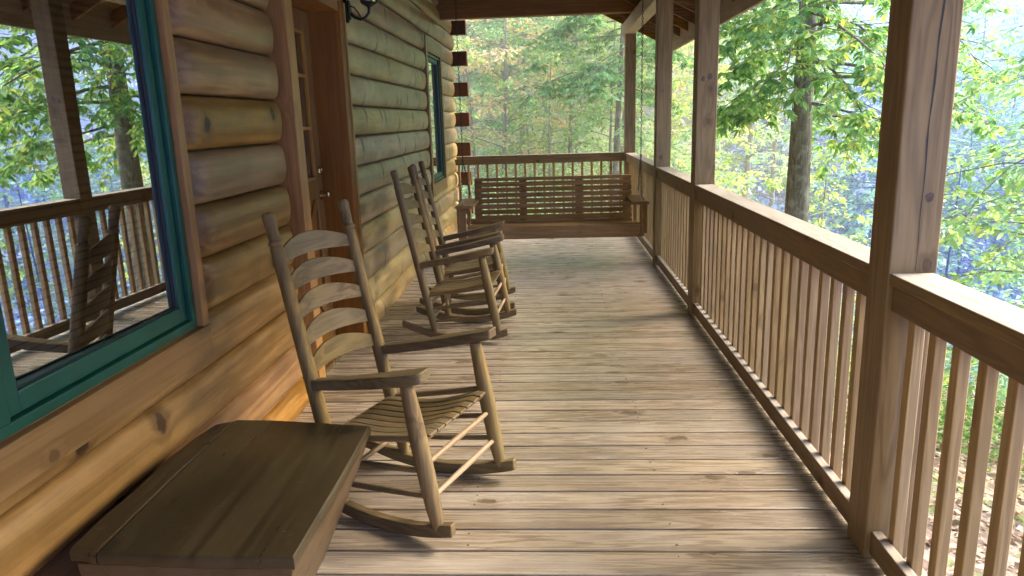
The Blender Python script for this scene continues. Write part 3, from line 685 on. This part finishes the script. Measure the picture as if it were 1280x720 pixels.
# ------------------------------------------------------------------ trees
def mesh_np(name,V,F,rnd,mat):
    me=bpy.data.meshes.new(name); nf=len(F); k=F.shape[1]
    me.vertices.add(len(V)); me.vertices.foreach_set('co',V.astype(np.float32).ravel())
    me.loops.add(nf*k); me.loops.foreach_set('vertex_index',F.astype(np.int32).ravel())
    me.polygons.add(nf); me.polygons.foreach_set('loop_start',np.arange(0,nf*k,k,dtype=np.int32)); 
    me.update(calc_edges=True)
    at=me.attributes.new('rnd','FLOAT','FACE'); at.data.foreach_set('value',rnd.astype(np.float32))
    me.materials.append(mat); return me
def leaves(P,D,size,width=.42,droop=.3,rng=RNG,flat=.5,shape=6):
    """P (n,3) bases, D (n,3) directions; leaf blades with pointed ends"""
    n=len(P); D=D/np.linalg.norm(D,axis=1,keepdims=True)
    up=np.tile([0,0,1.],(n,1))+rng.normal(0,flat,(n,3)); Sd=np.cross(D,up); Sd/=np.linalg.norm(Sd,axis=1,keepdims=True)+1e-9
    Nn=np.cross(Sd,D); s=size*rng.uniform(.65,1.25,(n,1)); w=s*width*.5
    dz=np.array([[0,0,-1.]])
    if shape==6:
        v=[P, P+D*s*.32+Sd*w*.85+Nn*s*.05, P+D*s*.70+Sd*w*.8+dz*s*droop*.25, P+D*s+dz*s*droop*.6, P+D*s*.70-Sd*w*.8+dz*s*droop*.25, P+D*s*.32-Sd*w*.85+Nn*s*.05]
        mid=None
        V=np.stack(v,1).reshape(-1,3); b=np.arange(n)[:,None]*6
        F=np.concatenate([b+np.array([[0,1,2,3]]),b+np.array([[0,3,4,5]])]); r_=rng.random(n); return V,F,np.concatenate([r_,r_])
    v=[P,P+D*s*.45+Sd*w,P+D*s+dz*s*droop*.5,P+D*s*.45-Sd*w]; V=np.stack(v,1).reshape(-1,3); F=np.arange(n)[:,None]*4+np.array([[0,1,2,3]]); return V,F,rng.random(n)
def make_tree(h,r0,base,cr,nprim,ntwig,nleaf,lsize,seed,lean=0,compound=False,shape=4,upward=.35,width=.45,flatness=.5,topr=.25,bendf=.02,g0=.22,clipx=None):
    """trunk mesh (with limbs) and crown mesh, local coordinates"""
    rg=np.random.default_rng(seed); rd=random.Random(seed)
    m=MB(); n=14; ph=rg.uniform(0,6); bend=bendf*h
    tp=[Vector((bend*math.sin(ph+i/n*3)-bend*math.sin(ph)+lean*h*(i/n),bend*math.cos(ph+i/n*2.4)-bend*math.cos(ph),h*i/n)) for i in range(n+1)]
    tr=[r0*(1-.82*(i/n))*(1+.35*math.exp(-i*1.6)) for i in range(n+1)]
    m.tube([tp[0]-Vector((0,0,.5))]+tp,[tr[0]*1.15]+tr,12 if r0>.08 else 7)
    def tr_at(z):
        f=min(n-1e-6,max(0,z/h*n)); i=int(f); return tp[i].lerp(tp[i+1],f-i), tr[i]
    PB=[];PD=[]
    for i in range(nprim):
        f=(i+rg.random())/nprim; z=base+(h*.99-base)*f; p,rr=tr_at(z); a=i*2.4+rg.normal(0,.4)
        Lp=cr*(topr+(1-topr)*math.sin(PI*min(1,(1-f)*.72+.12)))*rg.uniform(.7,1.15)
        d=Vector((math.cos(a),math.sin(a),upward+rg.normal(0,.12))).normalized()
        if clipx is not None and d.x<0: Lp=min(Lp,max(.25,(p.x-clipx)/max(.05,-d.x)*.8))
        pts=[p.copy()]; q=p.copy(); dd=d.copy(); ns=6
        for k in range(ns):
            dd=(dd+Vector((rg.normal(0,.12),rg.normal(0,.12),rg.normal(0,.06)-.085*k*.6))).normalized(); q=q+dd*Lp/ns; pts.append(q.copy())
        br=min(rr*.45,.007+.009*Lp); m.tube(pts,[br*(1-.85*k/ns) for k in range(ns+1)],5,cap=False)
        for j in range(ntwig):
            g=g0+(1-g0)*(j+rg.random())/ntwig; ff=g*ns*.9999; k=int(ff); b=pts[k].lerp(pts[k+1],ff-k)
            tdir=(pts[k+1]-pts[k]).normalized(); sd=tdir.cross(Vector((0,0,1))); sd=sd.normalized()*(1 if j%2 else -1)
            td=(tdir*rg.uniform(.4,.9)+sd*rg.uniform(.5,1)+Vector((0,0,rg.normal(-.02,.22)))).normalized()
            Lt=cr*.34*rg.uniform(.5,1.2)*(1.1-.5*g); te=b+td*Lt+Vector((0,0,-.12*Lt)); tm=b+td*Lt*.5+Vector((0,0,.01))
            m.tube([b,tm,te],[max(.002,br*.22),max(.0015,br*.15),.001],4,cap=False)
            tt=rg.random(nleaf)**.8
            for t_ in tt:
                w=b.lerp(te,t_); 
                if compound:
                    a0=rg.uniform(0,2*PI); pd=Vector((math.cos(a0),math.sin(a0),rg.uniform(-.5,.3))).normalized(); w2=w+pd*lsize*rg.uniform(.4,.9)
                    fw=(pd*.8+td*.5+Vector((0,0,-.35))).normalized(); sdv=fw.cross(Vector((0,0,1))).normalized()
                    for an,sc in ((0,1),(.75,.85),(-.75,.85),(1.45,.6),(-1.45,.6)):
                        PB.append(w2); PD.append(fw*math.cos(an)+sdv*math.sin(an)+Vector((0,0,-.12)))
                else:
                    PB.append(w+Vector(rg.normal(0,lsize*.35,3))); PD.append(td+Vector((rg.normal(0,.8),rg.normal(0,.8),rg.normal(-.15,.35))))
    P=np.array([tuple(v) for v in PB]); D=np.array([tuple(v) for v in PD])
    if clipx is not None: kk=P[:,0]>clipx; P=P[kk]; D=D[kk]
    V,F,R_=leaves(P,D,lsize,width=width,rng=rg,flat=flatness,shape=shape)
    return m,(V,F,R_)
def tree_obj(name,proto,bark,leaf,loc,label,cat='tree',group=None,rz=0,sc=1.0,cache={}):
    key=id(proto); t=thing(name,label,cat,loc,rz,group); t.scale=(sc,sc,sc)
    if key not in cache:
        tk=proto[0].build('trunk',bark); V,F,R_=proto[1]; cm=mesh_np('crown',V,F,R_,leaf); cache[key]=(tk.data,cm); bpy.data.objects.remove(tk)
    td,cd=cache[key]
    for nm,d_,mt in (('trunk',td,bark),('crown',cd,leaf)):
        o=bpy.data.objects.new(nm,d_); COL.objects.link(o); o.parent=t; o.material_slots[0].link='OBJECT'; o.material_slots[0].material=mt
    return t
def place(x,y): return (x,y,float(gz(x,y))-.05)
# hero hickory beside the railing
hero=make_tree(8.6,.19,3.4,2.5,64,11,9,.10,3,compound=True,shape=6,upward=-.02,width=.40,lean=-.003,topr=.6,bendf=.002,g0=.36,clipx=-1.15)
tree_obj('hickory_tree',hero,M['bark'],L['hero'],place(3.17,9.6),'thick grey trunked tree with drooping green leaves just beyond the railing','tree')
# leaning sapling at far right
sap=make_tree(6.0,.035,1.2,1.8,44,10,14,.068,11,compound=False,shape=6,upward=.25,width=.5,lean=.05,topr=.5)
tree_obj('beech_sapling',sap,M['bark'],L['sap'],place(3.95,5.2),'yellowing sapling at the right edge with a thin dark stem','tree')
sap2=make_tree(5.2,.03,.8,1.8,44,10,14,.068,12,compound=False,shape=6,upward=.2,width=.5,lean=-.03,topr=.6)
tree_obj('beech_sapling',sap2,M['bark'],L['mint'],place(4.9,6.6),'green sapling behind the yellowing one beyond the cracked post','tree')
# overhanging tree beyond the corner post
ov=make_tree(7.5,.09,3.0,2.3,36,9,8,.13,21,compound=True,shape=6,upward=-.05,width=.42,topr=.7)
tree_obj('hickory_tree',ov,M['bark'],L['hero'],place(1.5,17.2),'green leafed tree whose hanging branches hide the hillside above the swing','tree')
protos=[make_tree(6.2,.06,1.3,2.0,30,8,20,.12,31,shape=4,topr=.4),make_tree(8.5,.10,1.8,2.4,36,8,20,.13,32,shape=4,topr=.4),make_tree(4.0,.035,.9,1.3,20,7,14,.11,33,shape=4,topr=.5,upward=.15),make_tree(11,.15,3.2,3.0,40,8,19,.16,34,shape=4,topr=.4)]
spec=[ # x, y, proto, leaf, scale, label
(-1.25,18.5,0,'orange',1.0,'small tree with pink and orange leaves left of the swing chain'),
(-.95,24,1,'orange',1.05,'taller tree of orange pink leaves standing higher on the slope'),
(-1.25,27,3,'mint',.9,'grey trunked tall tree near the corner of the cabin'),
(.0,17.0,2,'yellow',1.0,'low yellow green sapling straight above the middle of the swing'),
(-.55,20.5,2,'yellow',1.1,'bright yellow sapling left of the low sapling above the swing'),
(.55,21,1,'mint',.95,'pale green tree right of the low sapling above the swing'),
(.95,25.5,1,'mint',1.0,'pale green tree with a bare straight stem in mid slope'),
(-.2,29,3,'mint',1.0,'tall pale tree in the centre of the far hillside'),
(2.2,23,1,'yellow',1.0,'yellowing tree seen just left of the corner post'),
(3.0,20,0,'yellow',1.05,'yellow green small tree seen between the corner and third posts'),
(3.9,24,3,'mint',.9,'tall pale tree seen between the third and corner posts'),
(3.3,15.2,2,'yellow',1.1,'yellow sapling low behind the short railing section'),
(4.9,19,1,'mint',.95,'pale green tree seen between the second and third posts'),
(6.6,22,1,'green',1.0,'green tree left of the thick grey trunk, some way down the slope'),
(5.0,13.6,2,'yellow',1.0,'yellow green sapling at the foot of the thick grey trunk'),
(8.3,17.5,2,'haze',1.1,'bluish shrubby tree in the valley right of the grey trunk'),
(-2.6,22,1,'mint',1.0,'pale tree half hidden by the cabin corner'),
(-3.2,17,0,'yellow',1.0,'yellow green tree showing between the corner log ends'),
(7.9,9.4,0,'yellow',.9,'yellow leafed tree low on the slope beyond the nearest railing'),
(9.0,12.2,1,'green',.8,'green tree behind the saplings at the right edge'),
(-2.0,20,0,'mint',1.05,'pale sapling crowding the cabin corner on the slope'),
(1.5,19,2,'mint',1.3,'pale green bushy sapling low to the left of the corner post'),
(-.1,24,0,'mint',1.2,'round pale tree in the middle distance over the swing centre'),
(.9,30,1,'mint',1.3,'pale tree high on the slope right of centre'),
(-1.9,31,1,'yellow',1.3,'yellowing tree high on the slope left of centre'),
(3.0,29,1,'mint',1.3,'pale tree high on the slope above the corner post'),
(2.6,17.6,2,'mint',1.2,'bushy pale sapling just outside the corner post'),
(6.2,8.3,2,'mint',1.05,'pale green shrub below the nearest railing'),
(5.6,10.6,2,'haze',.9,'blue green shrub just under the long railing section'),
]
for i,(x,y,k,lf,sc,lab) in enumerate(spec):
    tree_obj(('slender_tree','young_tree','sapling','forest_tree')[(0,1,2,3)[k]],protos[k],M['bark_far'] if lf!='haze' else M['bark_blue'],L[lf],place(x,y),lab,'tree' if k!=2 else 'sapling','trees on the slope around the porch',rz=i*1.7,sc=sc)
# woods further off: individuals, drawn as rows of trees up the slope
rw=random.Random(5); cnt=0
for i in range(44):
    a=math.radians(-12+i*52/44+rw.uniform(-1,1)); d=rw.uniform(27,48); x=d*math.sin(a); y=d*math.cos(a)
    right=math.degrees(a)>13
    lf=rw.choice(['haze','blue','haze']) if right else rw.choice(['mint','mint','yellow','mint','haze','mint','yellow'])
    k=2 if right else rw.choice([1,3,1,0]); 
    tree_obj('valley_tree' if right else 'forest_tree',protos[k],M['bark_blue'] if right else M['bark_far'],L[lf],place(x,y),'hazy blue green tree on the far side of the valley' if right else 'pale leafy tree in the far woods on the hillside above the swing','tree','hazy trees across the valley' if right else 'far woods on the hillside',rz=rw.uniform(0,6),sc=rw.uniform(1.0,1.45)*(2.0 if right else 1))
# trees on the cabin side and behind, seen only in the panes and from aside
for i,(x,y) in enumerate(((7,2.5),(6.2,-1.5),(9.5,4.5),(10.5,.2),(8,-5))):
    tree_obj('young_tree',protos[i%2],M['bark_far'],L[['green','yellow','mint','green','yellow'][i]],place(x,y),'leafy tree beyond the porch that shows in the window pane','tree','trees mirrored in the window',rz=i*2.1,sc=1.05)
# far hillside brush as one mass each
def brush(name,label,region,n,size,mat,hmax,seed,shape=4,kind='stuff',clump=1.0):
    rg=np.random.default_rng(seed); x,y=region(rg,n); z=gz(x,y); c=rg.random(n)**1.6*hmax
    P=np.stack([x,y,z+c],1); D=rg.normal(0,1,(n,3))*np.array([1,1,.35])+[0,0,.15]
    V,F,R_=leaves(P,D,size,width=.5,rng=rg,flat=.7,shape=shape); me=mesh_np(name,V,F,R_,mat); o=bpy.data.objects.new(name,me); COL.objects.link(o); tag(o,label,'undergrowth' if 'litter' not in label else 'fallen leaves',kind=kind); return o
def clumps(x0,x1,y0,y1,nc,sp):
    def f(rg,n):
        cx=rg.uniform(x0,x1,nc); cy=rg.uniform(y0,y1,nc); k=rg.integers(0,nc,n); s=sp*(.5+rg.random(nc))[k]
        return cx[k]+rg.normal(0,1,n)*s, cy[k]+rg.normal(0,1,n)*s
    return f
brush('undergrowth','green ferns and seedlings on the slope beyond the railing',clumps(3.2,9,3,14,60,.28),20000,.07,L['green'],.45,51)
brush('undergrowth','yellow green low bushes on the slope behind the end railing',clumps(-4,9,15,30,90,.55),34000,.12,L['mint'],1.3,52)
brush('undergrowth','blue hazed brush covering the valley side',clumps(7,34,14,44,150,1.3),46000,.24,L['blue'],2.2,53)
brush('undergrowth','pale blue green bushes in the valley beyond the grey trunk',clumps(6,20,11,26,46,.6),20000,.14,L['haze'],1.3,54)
def wide(x0,x1,y0,y1):
    return lambda rg,n:(rg.uniform(x0,x1,n),rg.uniform(y0,y1,n))
M['litter']=leaf_mat('fallen_leaf',[(0,(.16,.11,.09)),(.4,(.32,.22,.18)),(.7,(.45,.37,.33)),(1,(.40,.20,.10))],trans=.05,rough=.7)
brush('fallen_leaves','brown leaf litter scattered over the ground by the railing',wide(1.5,8.5,2,13),16000,.085,M['litter'],.03,55)
brush('fallen_leaves','brown leaf litter spread over the slope behind the swing',wide(-4,7,12,30),22000,.12,M['litter'],.04,56)

def haze(name,x0,x1,y0,y1,z0,z1,col,dens,label):
    m,nt=mat_new(name); N=NT(nt); v=N.n('ShaderNodeVolumeScatter'); v.inputs['Color'].default_value=tuple(col)+(1,); v.inputs['Density'].default_value=dens; v.inputs['Anisotropy'].default_value=.2
    o=N.n('ShaderNodeOutputMaterial'); N.l(v.outputs[0],o.inputs['Volume'])
    mb=MB(); mb.box(x0,x1,y0,y1,z0,z1); ob=mb.build(name,m,smooth=False); tag(ob,label,'haze',kind='stuff')
haze('valley_haze',6.0,60,10.0,75,-9,24,(.38,.58,1.0),.011,'pale blue morning haze filling the valley beyond the railing')
haze('hillside_haze',-20,5.9,13.5,75,-3,30,(.95,1,.97),.021,'thin pale haze between the trees on the hillside')
# ------------------------------------------------------------------ sky and light
W=bpy.data.worlds.new('World'); S.world=W; W.use_nodes=True; nt=W.node_tree
sk=nt.nodes.new('ShaderNodeTexSky'); sk.sky_type='NISHITA'; sk.sun_disc=False
EL,AZ=math.radians(38),math.radians(72)   # azimuth clockwise from +Y
sk.sun_elevation=EL; sk.sun_rotation=AZ; sk.air_density=1.0; sk.dust_density=2.5
bg=nt.nodes['Background']; mxn=nt.nodes.new('ShaderNodeMix'); mxn.data_type='RGBA'; mxn.blend_type='MULTIPLY'; mxn.inputs[0].default_value=1; nt.links.new(sk.outputs[0],mxn.inputs[6]); mxn.inputs[7].default_value=(1.10,1.02,.86,1)  # light filtered by the canopy: less blue
nt.links.new(mxn.outputs[2],bg.inputs[0]); bg.inputs[1].default_value=1.65
ld=bpy.data.lights.new('sun','SUN'); ld.energy=6.5; ld.angle=math.radians(22); ld.color=(1,.97,.92)
lo=bpy.data.objects.new('sun',ld); COL.objects.link(lo)
dirv=Vector((math.sin(AZ)*math.cos(EL),math.cos(AZ)*math.cos(EL),math.sin(EL))); lo.rotation_euler=dirv.to_track_quat('Z','Y').to_euler(); lo.location=(20,10,20)

# ------------------------------------------------------------------ camera
r=Vector((0.9982519652367178,0.05097681337023014,-0.029906159894706495)); u=Vector((0.017611633068425996,0.22644952608113755,0.9738636673160631)); w=Vector((-0.056416702151881847,0.9726880160854482,-0.2251558995053448))
cd=bpy.data.cameras.new('camera'); co=bpy.data.objects.new('camera',cd); COL.objects.link(co)
mt=Matrix((( r.x,u.x,-w.x,0),(r.y,u.y,-w.y,0),(r.z,u.z,-w.z,1.6),(0,0,0,1))); co.matrix_world=mt
cd.sensor_width=36; cd.lens=909.1/1280*36; cd.clip_start=.05; cd.clip_end=1500; S.camera=co
S.render.engine='CYCLES'; S.view_settings.view_transform='Standard'; S.view_settings.look='None'; S.view_settings.exposure=0
try:
    S.cycles.max_bounces=8; S.cycles.diffuse_bounces=5; S.cycles.transparent_max_bounces=12; S.cycles.sample_clamp_indirect=6
except Exception: pass
